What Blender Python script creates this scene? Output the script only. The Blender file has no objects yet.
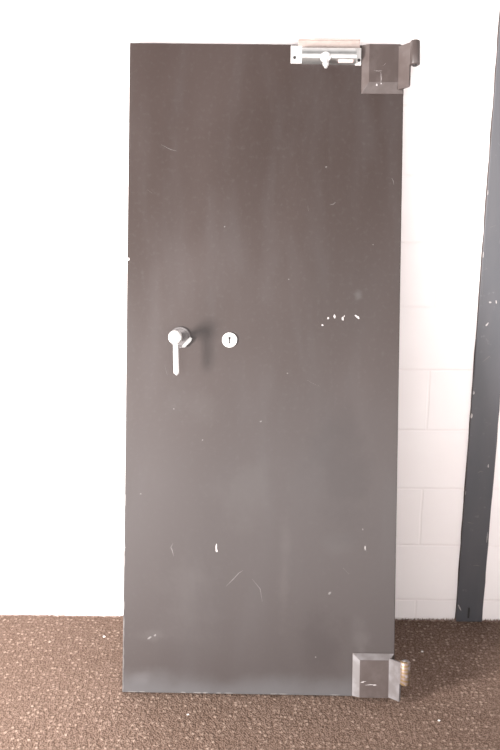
import bpy, bmesh, math, random
from mathutils import Vector, Matrix
random.seed(7)
S = bpy.context.scene
C = S.collection
PI = math.pi

# ------------------------------------------------------------ materials
class NT:
    def __init__(s, name, rough=.5, metal=0., spec=.5):
        s.m = bpy.data.materials.new(name); s.m.use_nodes = True
        s.t = s.m.node_tree; s.b = s.t.nodes['Principled BSDF']
        s.b.inputs['Roughness'].default_value = rough
        s.b.inputs['Metallic'].default_value = metal
        s.b.inputs['Specular IOR Level'].default_value = spec
        s.co = s.t.nodes.new('ShaderNodeTexCoord').outputs['Object']
    def n(s, typ, **kw):
        nd = s.t.nodes.new(typ)
        for k, v in kw.items(): setattr(nd, k, v)
        return nd
    def link(s, a, b): s.t.links.new(a, b)
    def mapping(s, scale=(1, 1, 1), loc=(0, 0, 0), rot=(0, 0, 0)):
        m = s.n('ShaderNodeMapping'); s.link(s.co, m.inputs[0])
        m.inputs['Scale'].default_value = scale; m.inputs['Location'].default_value = loc
        m.inputs['Rotation'].default_value = rot
        return m.outputs[0]
    def noise(s, scale, detail=4, vec=None, rough=.55, dist=0):
        t = s.n('ShaderNodeTexNoise'); s.link(vec or s.co, t.inputs['Vector'])
        t.inputs['Scale'].default_value = scale; t.inputs['Detail'].default_value = detail
        t.inputs['Roughness'].default_value = rough; t.inputs['Distortion'].default_value = dist
        return t.outputs['Fac']
    def ramp(s, fac, a, b, lo=0., hi=1.):
        r = s.n('ShaderNodeMapRange'); r.interpolation_type = 'SMOOTHSTEP'
        s.link(fac, r.inputs['Value'])
        for k, v in (('From Min', a), ('From Max', b), ('To Min', lo), ('To Max', hi)): r.inputs[k].default_value = v
        return r.outputs['Result']
    def mix(s, fac, a, b):
        m = s.n('ShaderNodeMix'); m.data_type = 'RGBA'
        if isinstance(fac, (int, float)): m.inputs[0].default_value = fac
        else: s.link(fac, m.inputs[0])
        for i, v in ((6, a), (7, b)):
            if isinstance(v, tuple): m.inputs[i].default_value = (*v, 1)
            else: s.link(v, m.inputs[i])
        return m.outputs[2]
    def math(s, op, a, b=None):
        m = s.n('ShaderNodeMath', operation=op)
        for i, v in enumerate((a, b)):
            if v is None: continue
            if isinstance(v, (int, float)): m.inputs[i].default_value = v
            else: s.link(v, m.inputs[i])
        return m.outputs[0]
    def color(s, c):
        if isinstance(c, tuple): s.b.inputs['Base Color'].default_value = (*c, 1)
        else: s.link(c, s.b.inputs['Base Color'])
    def bump(s, h, strength=.3, dist=.002):
        b = s.n('ShaderNodeBump'); b.inputs['Strength'].default_value = strength
        b.inputs['Distance'].default_value = dist
        s.link(h, b.inputs['Height']); s.link(b.outputs[0], s.b.inputs['Normal'])

def blob(N, u, v, ru, rv, soft=.9):
    """soft elliptical smudge mask at (u, v) on the door face"""
    m = N.mapping(scale=(1/ru, 0, 1/rv), loc=(-u/ru, 0, -v/rv))
    nz = N.noise(9, 5, rough=.65)
    l = N.n('ShaderNodeVectorMath', operation='LENGTH'); N.link(m, l.inputs[0])
    d = N.math('ADD', l.outputs['Value'], N.math('MULTIPLY', N.math('SUBTRACT', nz, .5), 2.8))
    return N.ramp(d, 1.0, 1.0 - soft)

def steel_paint():
    N = NT('dark_brown_door_paint', rough=.42, spec=.42)
    big = N.noise(1.7, 3, N.mapping(scale=(1.3, 1, .6)), .5, .3)
    streak = N.noise(5, 4, N.mapping(scale=(1.6, 1, .4)), .55, .3)
    fine = N.noise(70, 4)
    c = N.mix(N.ramp(big, .35, .7), (.028, .0188, .0163), (.038, .027, .0243))
    c = N.mix(N.ramp(streak, .45, .75, 0, .13), c, (.080, .077, .080))
    c = N.mix(N.ramp(fine, .5, .8, 0, .16), c, (.085, .08, .078))
    sp = N.n('ShaderNodeSeparateXYZ'); N.link(N.co, sp.inputs[0])
    film = N.ramp(N.math('ADD', sp.outputs['Z'], N.math('MULTIPLY', N.noise(2.5, 4), .9)), 2.0, .8, 0, .6)
    c = N.mix(film, c, (.037, .0325, .0325))
    # dust settled on the foot and scuffs of a fixed shape
    foot = N.math('MULTIPLY', N.ramp(N.math('ADD', sp.outputs['Z'], N.math('MULTIPLY', N.noise(5, 4), .12)), .15, .06), .45)
    c = N.mix(foot, c, (.088, .088, .092))
    for (u, v, ru, rv, s, col) in (
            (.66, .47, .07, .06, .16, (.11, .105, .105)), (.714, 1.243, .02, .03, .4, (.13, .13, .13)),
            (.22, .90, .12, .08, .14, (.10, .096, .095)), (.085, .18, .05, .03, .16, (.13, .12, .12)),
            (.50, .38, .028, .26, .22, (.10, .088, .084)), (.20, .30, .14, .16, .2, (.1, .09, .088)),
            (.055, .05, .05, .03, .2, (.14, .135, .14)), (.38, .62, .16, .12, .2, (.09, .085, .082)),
            (.62, .17, .10, .13, .45, (.022, .0165, .016)), (.66, .70, .13, .3, .35, (.020, .0155, .015)),
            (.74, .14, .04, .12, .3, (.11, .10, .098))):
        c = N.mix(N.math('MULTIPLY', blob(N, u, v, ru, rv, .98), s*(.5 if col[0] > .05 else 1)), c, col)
    N.color(c)
    N.link(N.ramp(big, .3, .7, .33, .38), N.b.inputs['Roughness'])
    N.bump(N.noise(5, 3), .08, .004)
    return N.m

def plain(name, col, rough=.5, metal=0., var=None, vscale=40, spec=.5, bump=0):
    N = NT(name, rough, metal, spec)
    N.color(N.mix(N.ramp(N.noise(vscale, 4), .4, .68), col, var or tuple(x*.85 for x in col)))
    if bump: N.bump(N.noise(vscale*2, 3), bump, .001)
    return N.m

M = {}
M['door'] = steel_paint()
M['hinge'] = plain('brown_hinge_paint', (.044, .032, .029), .4, 0, (.056, .043, .040), 30, bump=.1)
M['top_hinge'] = plain('brown_lit_hinge_paint', (.066, .050, .046), .4, 0, (.08, .064, .06), 30, bump=.1)  # lighter brown: light on the left chamfer and wing, put into the colour
M['foot_hinge'] = plain('grey_lit_hinge_paint', (.085, .074, .073), .4, 0, (.12, .11, .112), 26, bump=.1)  # lighter grey: light on the foot hinge's chamfers and wing, painted in
M['edge_wear'] = plain('bare_worn_steel', (.6, .58, .56), .4, .3)
M['chip'] = plain('pale_bare_chip', (.36, .335, .33), .6)
M['scratch'] = plain('faint_scratch', (.12, .11, .107), .5)
M['chrome'] = plain('bright_satin_metal', (.62, .61, .60), .33, .35)
M['closer'] = plain('silver_closer_paint', (.36, .36, .355), .28, .75, (.32, .32, .315))
M['closer_plate'] = plain('pale_closer_plate', (.36, .30, .275), .45, .2)
M['sticker'] = plain('pink_label', (.70, .48, .46), .6)
M['dark'] = plain('dark_hole', (.02, .018, .018), .6)
M['dull_steel'] = plain('dull_grey_steel', (.13, .12, .12), .35, .4)
M['speck'] = plain('white_paper', (.85, .83, .8), .8)

def rust():
    N = NT('rusty_brass_knuckle', .45, .3)
    sp = N.n('ShaderNodeSeparateXYZ'); N.link(N.co, sp.inputs[0])
    w = N.n('ShaderNodeTexWave', wave_type='BANDS', bands_direction='Z')
    N.link(N.co, w.inputs['Vector']); w.inputs['Scale'].default_value = 28; w.inputs['Distortion'].default_value = 3
    c = N.mix(N.ramp(w.outputs['Fac'], .35, .75), (.15, .11, .095), (.13, .08, .03))
    c = N.mix(N.ramp(N.noise(55, 4), .5, .62), c, (.22, .19, .19))
    N.color(c); N.bump(N.noise(180, 3), .4, .001)
    return N.m
M['rust'] = rust()

def wall_mat():
    N = NT('white_painted_blockwork', .75, 0, .25)
    sp = N.n('ShaderNodeSeparateXYZ'); N.link(N.co, sp.inputs[0])
    wob = N.math('MULTIPLY', N.math('SUBTRACT', N.noise(9, 3), .5), .006)
    u = N.math('ADD', sp.outputs['X'], wob); v = N.math('ADD', sp.outputs['Z'], wob)
    CH, BL = .2145, .40
    vr = N.math('DIVIDE', N.math('SUBTRACT', v, .081), CH)
    row = N.math('FLOOR', vr)
    par = N.math('FLOORED_MODULO', row, 2.)
    if True:
        ur = N.math('DIVIDE', N.math('SUBTRACT', u, .605 - 20*BL), BL)
        ur = N.math('ADD', ur, N.math('MULTIPLY', N.math('SUBTRACT', par, 1.), .5))
    du = N.math('MULTIPLY', N.math('PINGPONG', ur, .5), BL)
    dv = N.math('MULTIPLY', N.math('PINGPONG', vr, .5), CH)
    d = N.math('MINIMUM', du, dv)
    joint = N.ramp(d, .0055, .0015)                 # 1 inside a joint
    c = N.mix(N.ramp(N.noise(3.5, 5), .35, .7), (.83, .79, .785), (.85, .815, .81))
    c = N.mix(N.math('MULTIPLY', joint, .22), c, (.76, .70, .69))
    N.color(c)
    h = N.math('SUBTRACT', N.math('MULTIPLY', N.noise(240, 4), .12), joint)
    N.bump(h, .35, .003)
    return N.m
M['wall'] = wall_mat()

def carpet_mat():
    N = NT('brown_loop_carpet', .95, 0, .08)
    v1 = N.n('ShaderNodeTexVoronoi', feature='F1'); N.link(N.mapping(scale=(66, 58, 66)), v1.inputs['Vector'])
    v1.inputs['Scale'].default_value = 1; v1.inputs['Randomness'].default_value = .6
    v2 = N.n('ShaderNodeTexVoronoi', feature='F1'); N.link(N.co, v2.inputs['Vector']); v2.inputs['Scale'].default_value = 210
    fleck = N.ramp(v1.outputs['Distance'], .44, .12)
    rnd = N.n('ShaderNodeSeparateColor'); N.link(v1.outputs['Color'], rnd.inputs[0])
    amt = N.math('MULTIPLY', fleck, N.ramp(rnd.outputs[0], 0., .9, .3, 1.))
    c = N.mix(N.ramp(N.noise(1.6, 4), .35, .65), (.143, .098, .077), (.165, .115, .092))
    c = N.mix(N.ramp(v2.outputs['Distance'], .25, .7), c, (.085, .055, .041))
    c = N.mix(N.math('MULTIPLY', amt, .52), c, (.38, .29, .235))
    hot = N.math('MULTIPLY', N.ramp(rnd.outputs[1], .994, .999), fleck)
    c = N.mix(N.math('MULTIPLY', hot, .6), c, (.6, .5, .42))
    N.color(c)
    h = N.math('ADD', N.math('MULTIPLY', v2.outputs['Distance'], -.6), N.math('MULTIPLY', v1.outputs['Distance'], -.7))
    N.bump(h, .6, .006)
    return N.m
M['carpet'] = carpet_mat()
M['fuzz'] = plain('carpet_edge_fuzz', (.22, .15, .125), .95, 0, (.42, .33, .29), 90, spec=.05)

def column_mat():
    N = NT('dark_grey_gloss_paint', .42, 0, .5)
    c = N.mix(N.ramp(N.noise(5, 5, N.mapping(scale=(2, 1, .6))), .35, .7), (.056, .058, .066), (.068, .067, .074))
    c = N.mix(N.ramp(N.noise(45, 5), .62, .75, 0, .35), c, (.14, .135, .14))
    N.color(c); N.bump(N.noise(30, 4), .12, .002)
    return N.m
M['column'] = column_mat()

# ------------------------------------------------------------ mesh helpers
def obj(name, bm, mats, parent=None, smooth=False, recalc=True):
    if recalc: bmesh.ops.recalc_face_normals(bm, faces=bm.faces)
    me = bpy.data.meshes.new(name); bm.to_mesh(me); bm.free()
    for m in (mats if isinstance(mats, (list, tuple)) else [mats]): me.materials.append(m)
    if smooth:
        for p in me.polygons: p.use_smooth = True
    o = bpy.data.objects.new(name, me); C.objects.link(o)
    if parent: o.parent = parent
    if smooth:
        md = o.modifiers.new('edge', 'EDGE_SPLIT'); md.split_angle = math.radians(38)
    return o

def box(bm, a, b, bevel=0., seg=2):
    r = bmesh.ops.create_cube(bm, size=1)
    vs = r['verts']
    for v in vs:
        v.co = Vector([a[i] + (b[i]-a[i])*(v.co[i]+.5) for i in range(3)])
    if bevel:
        es = list({e for v in vs for e in v.link_edges})
        bmesh.ops.bevel(bm, geom=es, offset=bevel, segments=seg, affect='EDGES', profile=.5)

def rings(bm, loops, cap=True):
    """skin a list of vertex loops of equal length"""
    L = [[bm.verts.new(p) for p in lp] for lp in loops]
    n = len(L[0])
    for a, b in zip(L, L[1:]):
        for i in range(n):
            bm.faces.new((a[i], a[(i+1) % n], b[(i+1) % n], b[i]))
    if cap:
        bm.faces.new(L[0][::-1]); bm.faces.new(L[-1])

def lathe(bm, c, axis, prof, n=32):
    """prof = [(distance along axis, radius)]"""
    ax = Vector(axis).normalized(); t = ax.orthogonal().normalized(); s = ax.cross(t)
    c = Vector(c)
    rings(bm, [[c + ax*h + (t*math.cos(2*PI*i/n) + s*math.sin(2*PI*i/n))*r for i in range(n)] for h, r in prof])

def prism(bm, poly, depth):
    """poly = 3-D points in one plane, depth = offset vector"""
    rings(bm, [[Vector(p) for p in poly], [Vector(p) + Vector(depth) for p in poly]])

def decal(bm, pts, idx):
    f = bm.faces.new([bm.verts.new(p) for p in pts]); f.material_index = idx

def fleck(bm, u, v, ru, rv, ang, y, idx, n=9, jag=.3):
    ca, sa = math.cos(ang), math.sin(ang); pts = []
    for i in range(n):
        k = 1 + random.uniform(-jag, jag); a = 2*PI*i/n
        x, z = math.cos(a)*ru*k, math.sin(a)*rv*k
        pts.append((u + x*ca - z*sa, y, v + x*sa + z*ca))
    f = bm.faces.new([bm.verts.new(p) for p in reversed(pts)]); f.material_index = idx
    f.normal_update()
    if f.normal.y > 0: f.normal_flip()

def stroke(bm, pts, w, y, idx):
    """thin scratch along a polyline of (u, v)"""
    a, b = [], []
    for i, (u, v) in enumerate(pts):
        p = Vector(pts[max(0, i-1)]); q = Vector(pts[min(len(pts)-1, i+1)])
        d = (q-p).normalized(); k = w*(.25 if i in (0, len(pts)-1) else random.uniform(.7, 1.2))/2
        a.append(bm.verts.new((u - d.y*k, y, v + d.x*k))); b.append(bm.verts.new((u + d.y*k, y, v - d.x*k)))
    for i in range(len(pts)-1):
        f = bm.faces.new((a[i], b[i], b[i+1], a[i+1])); f.material_index = idx
        f.normal_update()
        if f.normal.y > 0: f.normal_flip()

def tag(o, label, cat, group=None, kind=None):
    o['label'] = label
    if cat: o['category'] = cat
    if group: o['group'] = group
    if kind: o['kind'] = kind
    return o

# ------------------------------------------------------------ the setting
bm = bmesh.new(); box(bm, (-3.6, 0, -.05), (3.4, .2, 3.0))
o = obj('wall_back', bm, M['wall']); o['kind'] = 'structure'
o['label'] = 'white painted concrete block wall behind the steel door'

bm = bmesh.new(); box(bm, (-3.6, -4.2, -.05), (3.4, 0, 0))
# fuzzy cut edge of the carpet along the wall: tufts of pile with a few strays
for i in range(2600):
    x = random.uniform(-1.2, 1.3); near = .5 + .5*math.sin(x*9 + 1.2) if x > .3 else .25
    h = random.uniform(.003, .007) * (1 + (1.1*near if x > .4 else .2)) * random.choice((.5, .7, 1.1)); w = random.uniform(.0012, .003)
    y = -random.uniform(.0003, .007); lx, ly = random.uniform(-.004, .004), random.uniform(-.003, 0)
    vs = [bm.verts.new(p) for p in ((x-w, y, -.001), (x+w, y, -.001), (x, y-w, -.001), (x+lx, y+ly-.0002, h))]
    for f in ((0, 1, 3), (1, 2, 3), (2, 0, 3), (0, 2, 1)):
        bm.faces.new([vs[k] for k in f]).material_index = 1
o = obj('floor', bm, [M['carpet'], M['fuzz']]); o['kind'] = 'structure'
o['label'] = 'brown flecked loop pile carpet floor'

# steel column face standing proud of the wall, right of the door
CX, CW, CF = .7535, .0945, -.009
col = bpy.data.objects.new('steel_stanchion', None); C.objects.link(col); col.location = (CX, 0, 0)
tag(col, 'dark grey painted steel column against the white wall right of the leaning door', 'column')
bm = bmesh.new()
# flange with the slot at its foot
box(bm, (0, CF, .0), (CW, 0, 3.0), .002)
Y = CF - .0003
for (x, z, ru, rz, a) in ((.789, 1.174, .004, .003, .3), (.809, 1.175, .002, .005, .2), (.785, 1.100, .0028, .0075, -.6),
                          (.757, .862, .0025, .006, 0), (.7555, .780, .0035, .009, 0), (.826, .60, .002, .006, 0),
                          (.762, .057, .0025, .013, .45), (.7545, 1.33, .0015, .01, 0), (.7545, 1.53, .0015, .008, 0),
                          (.754, .50, .001, .008, 0), (.842, .33, .0015, .02, 0), (.83, 1.62, .003, .006, .4)):
    fleck(bm, x-CX, z, ru, rz, a, Y, 1)
for pts in (((.766, .39), (.776, .387), (.790, .385)), ((.79, .573), (.80, .58), (.812, .578)), ((.80, .223), (.815, .224), (.825, .221)),
            ((.77, 1.42), (.79, 1.427)), ((.755, .70), (.757, .62)), ((.758, 1.25), (.762, 1.2)), ((.779, .97), (.80, .99), (.806, .985))):
    stroke(bm, [(x-CX, z) for x, z in pts], .0025, Y, 2)
obj('flange', bm, [M['column'], M['chip'], M['scratch']], col)
bm = bmesh.new(); box(bm, (.040, CF-.0022, .016), (.047, CF+.0005, .058), .0008)
tag(obj('slot', bm, M['dark'], col), 'dark narrow slot near the column foot', None)
# painter's bead where the flange meets the wall
bm = bmesh.new()
for s in (-1, 1):
    xe = 0 if s < 0 else CW
    rings(bm, [[(xe, -.0045, z), (xe + s*(.0025+random.uniform(-.001, .0015)), 0, z), (xe - s*.001, 0, z)] for z in [k*.05 for k in range(0, 60)]])
obj('sealant_bead', bm, M['hinge'], col)

# ------------------------------------------------------------ the leaning door
LEAN, W, L, T = .2213, .8443, 2.0118, .04
PSI, TILT = -.0059, -.0009
r = Vector((math.cos(PSI), math.sin(PSI), 0)); up = Vector((0, math.sin(LEAN), math.cos(LEAN)))
up = (up - r*up.dot(r)).normalized()
r2 = r*math.cos(TILT) + up*math.sin(TILT); u2 = up*math.cos(TILT) - r*math.sin(TILT)
yv = u2.cross(r2)          # into the door, away from the viewer
R3 = Matrix((r2, yv, u2)).transposed()
door = bpy.data.objects.new('steel_doorleaf', None); C.objects.link(door)
door.location = (-.393, -(L*math.sin(LEAN) + T*math.cos(LEAN)) - .001, T*math.sin(LEAN))
door.rotation_euler = R3.to_euler()
tag(door, 'dark brown painted heavy steel door leaning upright against the white wall', 'door')
# local frame: x along the width, y into the panel (front face at y = 0), z up the panel

bm = bmesh.new()
box(bm, (0, 0, 0), (W, T, L), .0022, 2)
# nick and wear along the closing edge
Yd = -.0004
fleck(bm, .0035, 1.346, .0045, .006, .2, Yd, 1)
for z in (.02, .055, .09, .13, .18, .215, .27, .41, .452, .60):
    fleck(bm, .0030, z, .0016, random.uniform(.008, .022), 0, Yd, 2)
fleck(bm, .0028, .452, .002, .004, 0, Yd, 1)
for x in (.03, .06, .19, .235, .255, .30, .33, .47, .50, .66):
    fleck(bm, x, .0032, random.uniform(.006, .016), .0014, 0, Yd, 2)
for (u, v, ru, rv, a) in ((.606, 1.150, .0028, .0028, 0), (.623, 1.172, .0030, .0032, 0), (.643, 1.177, .0036, .0058, .2),
                          (.668, 1.170, .0034, .0056, -.1), (.672, 1.178, .0015, .004, -.6), (.714, 1.176, .009, .0036, -.65),
                          (.2865, .457, .0022, .0125, -.04), (.288, .447, .0036, .005, 0), (.748, .462, .0016, .007, 0)):
    fleck(bm, u, v, ru, rv, a, Yd, 1)
for (u, v, ru, rv, a) in ((.610, 1.637, .003, .0015, .2), (.5, 1.29, .0015, .0018, 0), (.30, 1.45, .002, .002, 0), (.15, .885, .002, .002, 0),
                          (.74, .52, .002, .003, 0), (.60, .12, .002, .003, 0), (.083, .172, .007, .003, .7), (.10, .180, .004, .003, .7), (.758, 1.40, .002, .002, 0),
                          (.24, .79, .002, .002, 0), (.42, .85, .003, .002, .5), (.64, .32, .006, .003, .8), (.05, .62, .003, .002, 0), (.50, 1.0, .002, .002, 0)):
    fleck(bm, u, v, ru, rv, a, Yd, 2)
for pts, w in ((((.0022, .002), (.0024, .05), (.0021, .11), (.0022, .20)), .0026), (((.153, .468), (.146, .455), (.150, .447), (.155, .428)), .0022), (((.318, .335), (.34, .358), (.358, .378), (.371, .387)), .0018),
               (((.624, 1.521), (.634, 1.523), (.642, 1.53)), .0022), (((.812, 1.605), (.817, 1.597), (.819, 1.585)), .0022),
               (((.10, 1.70), (.13, 1.685), (.15, 1.68)), .0015), (((.06, 1.56), (.075, 1.55)), .0015),
               (((.555, 1.52), (.558, 1.50)), .0015), (((.75, .475), (.753, .45)), .0015), 
               (((.40, .36), (.425, .33), (.432, .29)), .0015),
               (((.68, .40), (.70, .38)), .0016), (((.12, 1.02), (.128, .99)), .0015), (((.56, .98), (.60, .96)), .0012)):
    stroke(bm, pts, w, Yd, 2)
obj('door_panel', bm, [M['door'], M['chip'], M['scratch']], door, recalc=False)

# --- hinges
def hinge(kind, v0, v1, body_v, mat, knuckle_v, wing_v, kmat, step_v, marks, lab):
    """body: raised box with chamfered sides, cut square at the door end"""
    u0, u1 = (.714, .8443) ; ui0, ui1 = .736, .824
    N = .016
    bm = bmesh.new()
    top = kind == 'top'
    oz0, oz1 = v0, v1
    iz0, iz1 = body_v
    wm = 2
    base = [(u0, 0, oz0), (u1, 0, oz0), (u1, 0, oz1), (u0, 0, oz1)]
    face = [(ui0, -N, iz0), (ui1+.004, -N, iz0), (ui1+.004, -N, iz1), (ui0, -N, iz1)]
    rings(bm, [base, [(x, -.002, z) for x, y, z in base], face])
    for f in bm.faces:
        f.normal_update()
        if abs(f.normal.y) < .97 and f.calc_center_median().y < -.0025 and f.calc_center_median().x < ui1 and not (top and f.calc_center_median().x > .745): f.material_index = 2  # chamfers that catch the light get the lightened colour
    bmesh.ops.bevel(bm, geom=[e for e in bm.edges], offset=.0008, segments=1, affect='EDGES')
    for m in marks:
        if len(m[0]) == 2: stroke(bm, m, .0011 if top else .0018, -N-.0003, 1)
        else: fleck(bm, m[0][0], m[0][1], m[0][2], m[0][3], 0, -N-.0003, 1)
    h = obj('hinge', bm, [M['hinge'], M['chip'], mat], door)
    if lab: h['label'] = lab
    # wing: thick plate folded forward and out past the door's edge
    bm = bmesh.new()
    w0, w1 = wing_v
    a = Vector((ui1, -N, 0)); b = Vector((.852, -.050, 0)); d = (b-a)
    nrm = Vector((-d.y, d.x, 0)).normalized()*.007    # plate thickness, to the back/right
    if nrm.y < 0: nrm = -nrm
    k = a + d*1.22
    pl = [(a, w0), (b, w0), (b, step_v), (k, step_v), (k, w1), (a, w1)]
    prism(bm, [(p.x, p.y, z) for p, z in pl], nrm)
    bmesh.ops.bevel(bm, geom=[e for e in bm.edges], offset=.001, segments=2, affect='EDGES')
    if top:   # folded lip under the wing
        q = a + d*.05; e = b - d*.03
        prism(bm, [(q.x, q.y-.0025, w0-.001), (e.x, e.y-.0025, w0-.001), (e.x+.004, e.y+.006, w0-.001), (q.x+.004, q.y+.008, w0-.001)], (0, 0, .005))
    obj('wing', bm, mat, h)
    # barrel
    bm = bmesh.new()
    k0, k1 = knuckle_v; rr = .0150
    lathe(bm, (.8690, -.050, k0), (0, 0, 1), [(0, rr-.003), (.0015, rr-.0008), (.003, rr), (k1-k0-.003, rr), (k1-k0-.0015, rr-.0008), (k1-k0, rr-.003)], 28)
    kn = obj('knuckle', bm, kmat, h, smooth=True)
    bm = bmesh.new()
    lathe(bm, (.8690, -.050, k0-.0035 if top else k1-.002), (0, 0, 1), [(0, .0062), (.001, .0072), (.0045, .0072), (.0055, .0062)], 20)
    obj('hinge_pin', bm, M['dull_steel'] if not top else M['dark'], h, smooth=True)
    return h

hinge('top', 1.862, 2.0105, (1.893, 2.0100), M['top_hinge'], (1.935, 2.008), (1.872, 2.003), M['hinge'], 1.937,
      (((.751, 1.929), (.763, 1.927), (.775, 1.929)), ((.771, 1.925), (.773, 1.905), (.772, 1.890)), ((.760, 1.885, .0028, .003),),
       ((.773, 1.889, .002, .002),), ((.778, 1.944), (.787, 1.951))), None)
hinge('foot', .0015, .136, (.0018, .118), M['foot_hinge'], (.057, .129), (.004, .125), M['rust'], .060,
      (((.737, .047), (.746, .052), (.756, .053)), ((.753, .041), (.77, .043), (.789, .042)), ((.782, .042, .005, .0018),),
       ((.745, .050, .004, .0015),)), 'grey scratched lower hinge with a rusty brass-toned barrel')

# --- overhead closer
U0, U1 = .497, .719
cl_bm = bmesh.new()
zc0, zc1 = 1.951, 1.998
# body: half-round housing
prof = []
for i in range(13):
    a = -PI/2 + PI*i/12
    prof.append((-.006 - .026*math.cos(a)**.7 if math.cos(a) > 1e-6 else -.006, (zc0+zc1)/2 + (zc1-zc0)/2*math.sin(a)))
prof = [(-.0005, zc0)] + prof + [(-.0005, zc1)]
rings(cl_bm, [[(x, y, z) for y, z in prof] for x in (.5295, .5305, .694, .695)])
closer = obj('door_closer', cl_bm, M['closer'], door, smooth=True)
closer['label'] = 'silver door closer with a horizontal rounded body'
def flange(ua, ub, za, zb, hu, hz, corner):
    bm = bmesh.new(); box(bm, (ua, -.0055, za), (ub, 0, zb), .0018, 3)
    f = obj('end_plate', bm, M['chrome'], closer)
    bm = bmesh.new(); lathe(bm, (hu, -.0050, hz), (0, -1, 0), [(0, .0048), (.0015, .0048), (.0022, .0036)], 16)
    sc = obj('screw', bm, M['dark'], f)
    return f
flange(.496, .5315, 1.952, 2.006, .508, 1.969, 0)
flange(.693, .7125, 1.948, 2.001, .7055, 1.963, 1)
bm = bmesh.new(); box(bm, (.518, -.004, 1.995), (.708, -.0005, 2.026), .001)
box(bm, (.518, -.012, 2.022), (.708, -.0005, 2.026), .001)
obj('back_plate', bm, M['closer_plate'], closer)
bm = bmesh.new()
lathe(bm, (.6015, -.024, 1.963), (0, -1, 0), [(0, .0165), (.006, .0165), (.010, .0150), (.0125, .010), (.0135, .002)], 28)
obj('pinion_cap', bm, M['chrome'], closer, smooth=True)
bm = bmesh.new()
lathe(bm, (.6015, -.033, 1.957), (0, -.25, -1), [(0, .0065), (.012, .0065), (.014, .0095), (.021, .0095), (.024, .0060), (.030, .0050), (.031, .002)], 20)
obj('adjusting_screw', bm, M['chrome'], closer, smooth=True)
bm = bmesh.new()
# label wrapped on the lower front of the housing
def on_body(i):
    return prof[1+i]
rows = []
for i in (1, 2, 3):
    y, z = on_body(i); rows.append([(.640, y-.0006, z-.0004), (.686, y-.0006, z-.0004)])
for a, b in zip(rows, rows[1:]):
    bm.faces.new([bm.verts.new(p) for p in (a[0], a[1], b[1], b[0])])
obj('sticker', bm, M['sticker'], closer)

# --- lever handle
bm = bmesh.new()
HC = (.167, 1.106)
lathe(bm, (HC[0], -.0005, HC[1]), (0, -1, 0), [(0, .0335), (.004, .0335), (.0065, .0315), (.0065, .0270), (.004, .0255), (.0045, .012)], 40)
rose = obj('handle_rose', bm, M['dull_steel'], door, smooth=True)
# cover tab riding on the lower right of the rose
bm = bmesh.new()
path = [(.202, 1.106), (.196, 1.097), (.188, 1.089), (.180, 1.079), (.174, 1.077)]
wid = [.004, .0065, .0055, .005, .003]
loopL, loopR = [], []
for i, (u, v) in enumerate(path):
    p = Vector(path[max(0, i-1)]); q = Vector(path[min(len(path)-1, i+1)]); d = (q-p).normalized()
    loopL.append((u - d.y*wid[i], v + d.x*wid[i])); loopR.append((u + d.y*wid[i], v - d.x*wid[i]))
poly = loopL + loopR[::-1]
prism(bm, [(u, -.0055, v) for u, v in poly], (0, -.007, 0))
bmesh.ops.bevel(bm, geom=[e for e in bm.edges], offset=.0008, segments=1, affect='EDGES')
obj('keyhole_cover', bm, M['closer'], rose)
bm = bmesh.new()
kx, kz = .1595, 1.1045
lathe(bm, (.163, -.0035, 1.1055), (-.04, -1, 0), [(0, .0135), (.02, .012), (.072, .012)], 28)
obj('spindle', bm, M['dull_steel'], door, smooth=True)
bm = bmesh.new()
lathe(bm, (kx, -.070, kz), (0, -1, 0), [(0, .0195), (.003, .0208), (.012, .0211), (.019, .0202), (.023, .017), (.025, .009), (.0253, .001)], 36)
handle = obj('lever_handle', bm, M['chrome'], door, smooth=True)
handle['label'] = 'pale shiny lever handle with a round hub, pointing down'
bm = bmesh.new()
pts = []
NS = 20
for i in range(NS):
    t = i/(NS-1); z = kz - .008 - t*.106; x = kx + .0012 + .0042*t
    ww = .0073 + .0008*math.sin(t*PI) + .0008*t
    e = max(0, (t-.93)/.07); ww *= math.sqrt(max(.02, 1 - e*e))
    th = .0058*(math.sqrt(max(.04, 1 - e*e)))
    y = -.083 + .006*math.sin(t*PI*.9)*0
    pts.append([(x + ww*math.cos(a), y + th*math.sin(a), z) for a in [2*PI*k/16 for k in range(16)]])
rings(bm, pts)
obj('lever', bm, M['chrome'], handle, smooth=True)

# --- key escutcheon
bm = bmesh.new()
lathe(bm, (.320, 0, 1.1005), (0, -1, 0), [(0, .0235), (.004, .0235), (.0055, .0225), (.006, .020)], 36)
esc = obj('key_escutcheon', bm, M['chrome'], door, smooth=True)
bm = bmesh.new()
lathe(bm, (.3195, -.0057, 1.1065), (0, -1, 0), [(0, .0042), (.0008, .0042)], 16)
box(bm, (.3172, -.0065, 1.089), (.3218, -.0057, 1.106))
obj('keyhole', bm, M['dark'], esc)

# ------------------------------------------------------------ scraps on the carpet
def scrap(x, y, s, label, sd):
    random.seed(sd); bm = bmesh.new()
    r0 = bmesh.ops.create_icosphere(bm, subdivisions=2, radius=1)
    for v in bm.verts:
        k = 1 + random.uniform(-.25, .25); v.co = Vector((v.co.x*s*k, v.co.y*s*.7*k, v.co.z*s*.5*k))
    o = obj('paper_scrap', bm, M['speck'], smooth=False); o.location = (x, y, s*.42)
    tag(o, label, 'scrap', 'white scraps on the carpet')
scrap(-.507, -.144, .0042, 'tiny white scrap on the carpet near the wall, left of the door foot', 1)
scrap(.591, -.215, .0042, 'tiny white scrap on the dark shaded carpet between door and column', 2)
scrap(.570, -.593, .0035, 'tiny white scrap on the lit carpet at lower right, in front of the lower hinge', 3)
scrap(-.181, -.579, .0035, 'tiny white scrap on the carpet in front of the door foot, lower left', 4)

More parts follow.
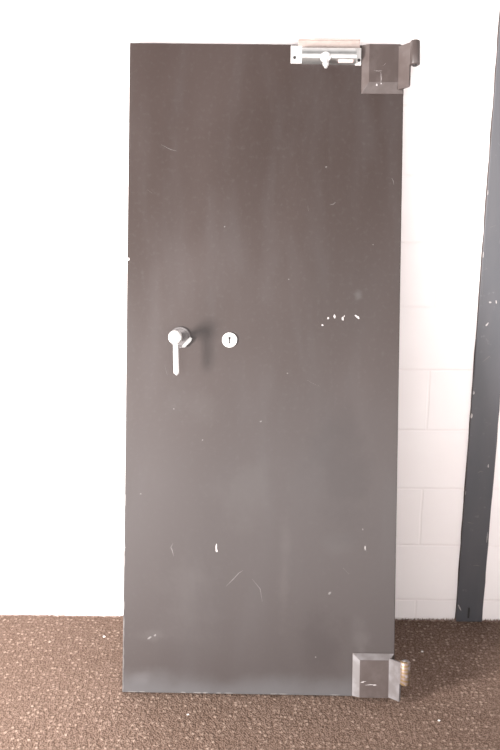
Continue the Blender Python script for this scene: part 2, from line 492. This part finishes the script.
# ------------------------------------------------------------ daylight
def area(name, loc, target, sx, sy, power, col):
    l = bpy.data.lights.new(name, 'AREA'); l.shape = 'RECTANGLE'; l.size = sx; l.size_y = sy
    l.energy = power; l.color = col
    o = bpy.data.objects.new(name, l); C.objects.link(o); o.location = loc
    o.rotation_euler = (Vector(target) - Vector(loc)).to_track_quat('-Z', 'Y').to_euler()
    return o
area('daylight_opening', (-2.15, -2.15, .92), (-.1, -.3, .1), .5, 1.0, 390, (1, .97, .95))
w = bpy.data.worlds.new('World'); S.world = w; w.use_nodes = True
# world glow shaped to light the scene: bright low around the horizon, dim above
wt = w.node_tree; bg = wt.nodes['Background']
tc = wt.nodes.new('ShaderNodeTexCoord'); sx = wt.nodes.new('ShaderNodeSeparateXYZ')
wt.links.new(tc.outputs['Generated'], sx.inputs[0])
mr = wt.nodes.new('ShaderNodeMapRange'); mr.interpolation_type = 'SMOOTHSTEP'
wt.links.new(sx.outputs['Z'], mr.inputs['Value'])
for k, v in (('From Min', .02), ('From Max', .50), ('To Min', 4.0), ('To Max', .08)): mr.inputs[k].default_value = v
bg.inputs[0].default_value = (1.0, .945, .93, 1)
zr = wt.nodes.new('ShaderNodeMapRange'); zr.interpolation_type = 'SMOOTHSTEP'      # overhead glow, added to brighten upward faces
wt.links.new(sx.outputs['Z'], zr.inputs['Value'])
for k, v in (('From Min', .72), ('From Max', .95), ('To Min', 0), ('To Max', 2.2)): zr.inputs[k].default_value = v
ad = wt.nodes.new('ShaderNodeMath'); ad.operation = 'ADD'
fr = wt.nodes.new('ShaderNodeMapRange'); fr.interpolation_type = 'SMOOTHSTEP'      # glow made stronger in front to lift the wall
wt.links.new(sx.outputs['Y'], fr.inputs['Value'])
for k, v in (('From Min', 0.), ('From Max', -.95), ('To Min', .2), ('To Max', 1.34)): fr.inputs[k].default_value = v
ml = wt.nodes.new('ShaderNodeMath'); ml.operation = 'MULTIPLY'
wt.links.new(mr.outputs['Result'], ml.inputs[0]); wt.links.new(fr.outputs['Result'], ml.inputs[1])
wt.links.new(ml.outputs[0], ad.inputs[0]); wt.links.new(zr.outputs['Result'], ad.inputs[1])
wt.links.new(ad.outputs[0], bg.inputs[1])

# ------------------------------------------------------------ camera
f, pitch, roll, yaw, D, h = 862.6287, .2356, .0109, -.0025, 2.8598, 1.6
F = Vector((math.sin(yaw)*math.cos(pitch), math.cos(yaw)*math.cos(pitch), -math.sin(pitch)))
R = Vector((math.cos(yaw), -math.sin(yaw), 0)); U = R.cross(F)
R2 = R*math.cos(roll) + U*math.sin(roll); U2 = U*math.cos(roll) - R*math.sin(roll)
cam = bpy.data.cameras.new('camera'); co = bpy.data.objects.new('camera', cam); C.objects.link(co)
co.matrix_world = Matrix.Translation((0, -D, h)) @ Matrix((R2, U2, -F)).transposed().to_4x4()
cam.sensor_fit = 'VERTICAL'; cam.sensor_height = 36; cam.lens = 36*f/750
S.camera = co
vs = S.view_settings
S.display_settings.display_device = 'sRGB'
vs.view_transform = 'Standard'; vs.look = 'None'; vs.gamma = 1; vs.exposure = 0.0; vs.use_curve_mapping = False
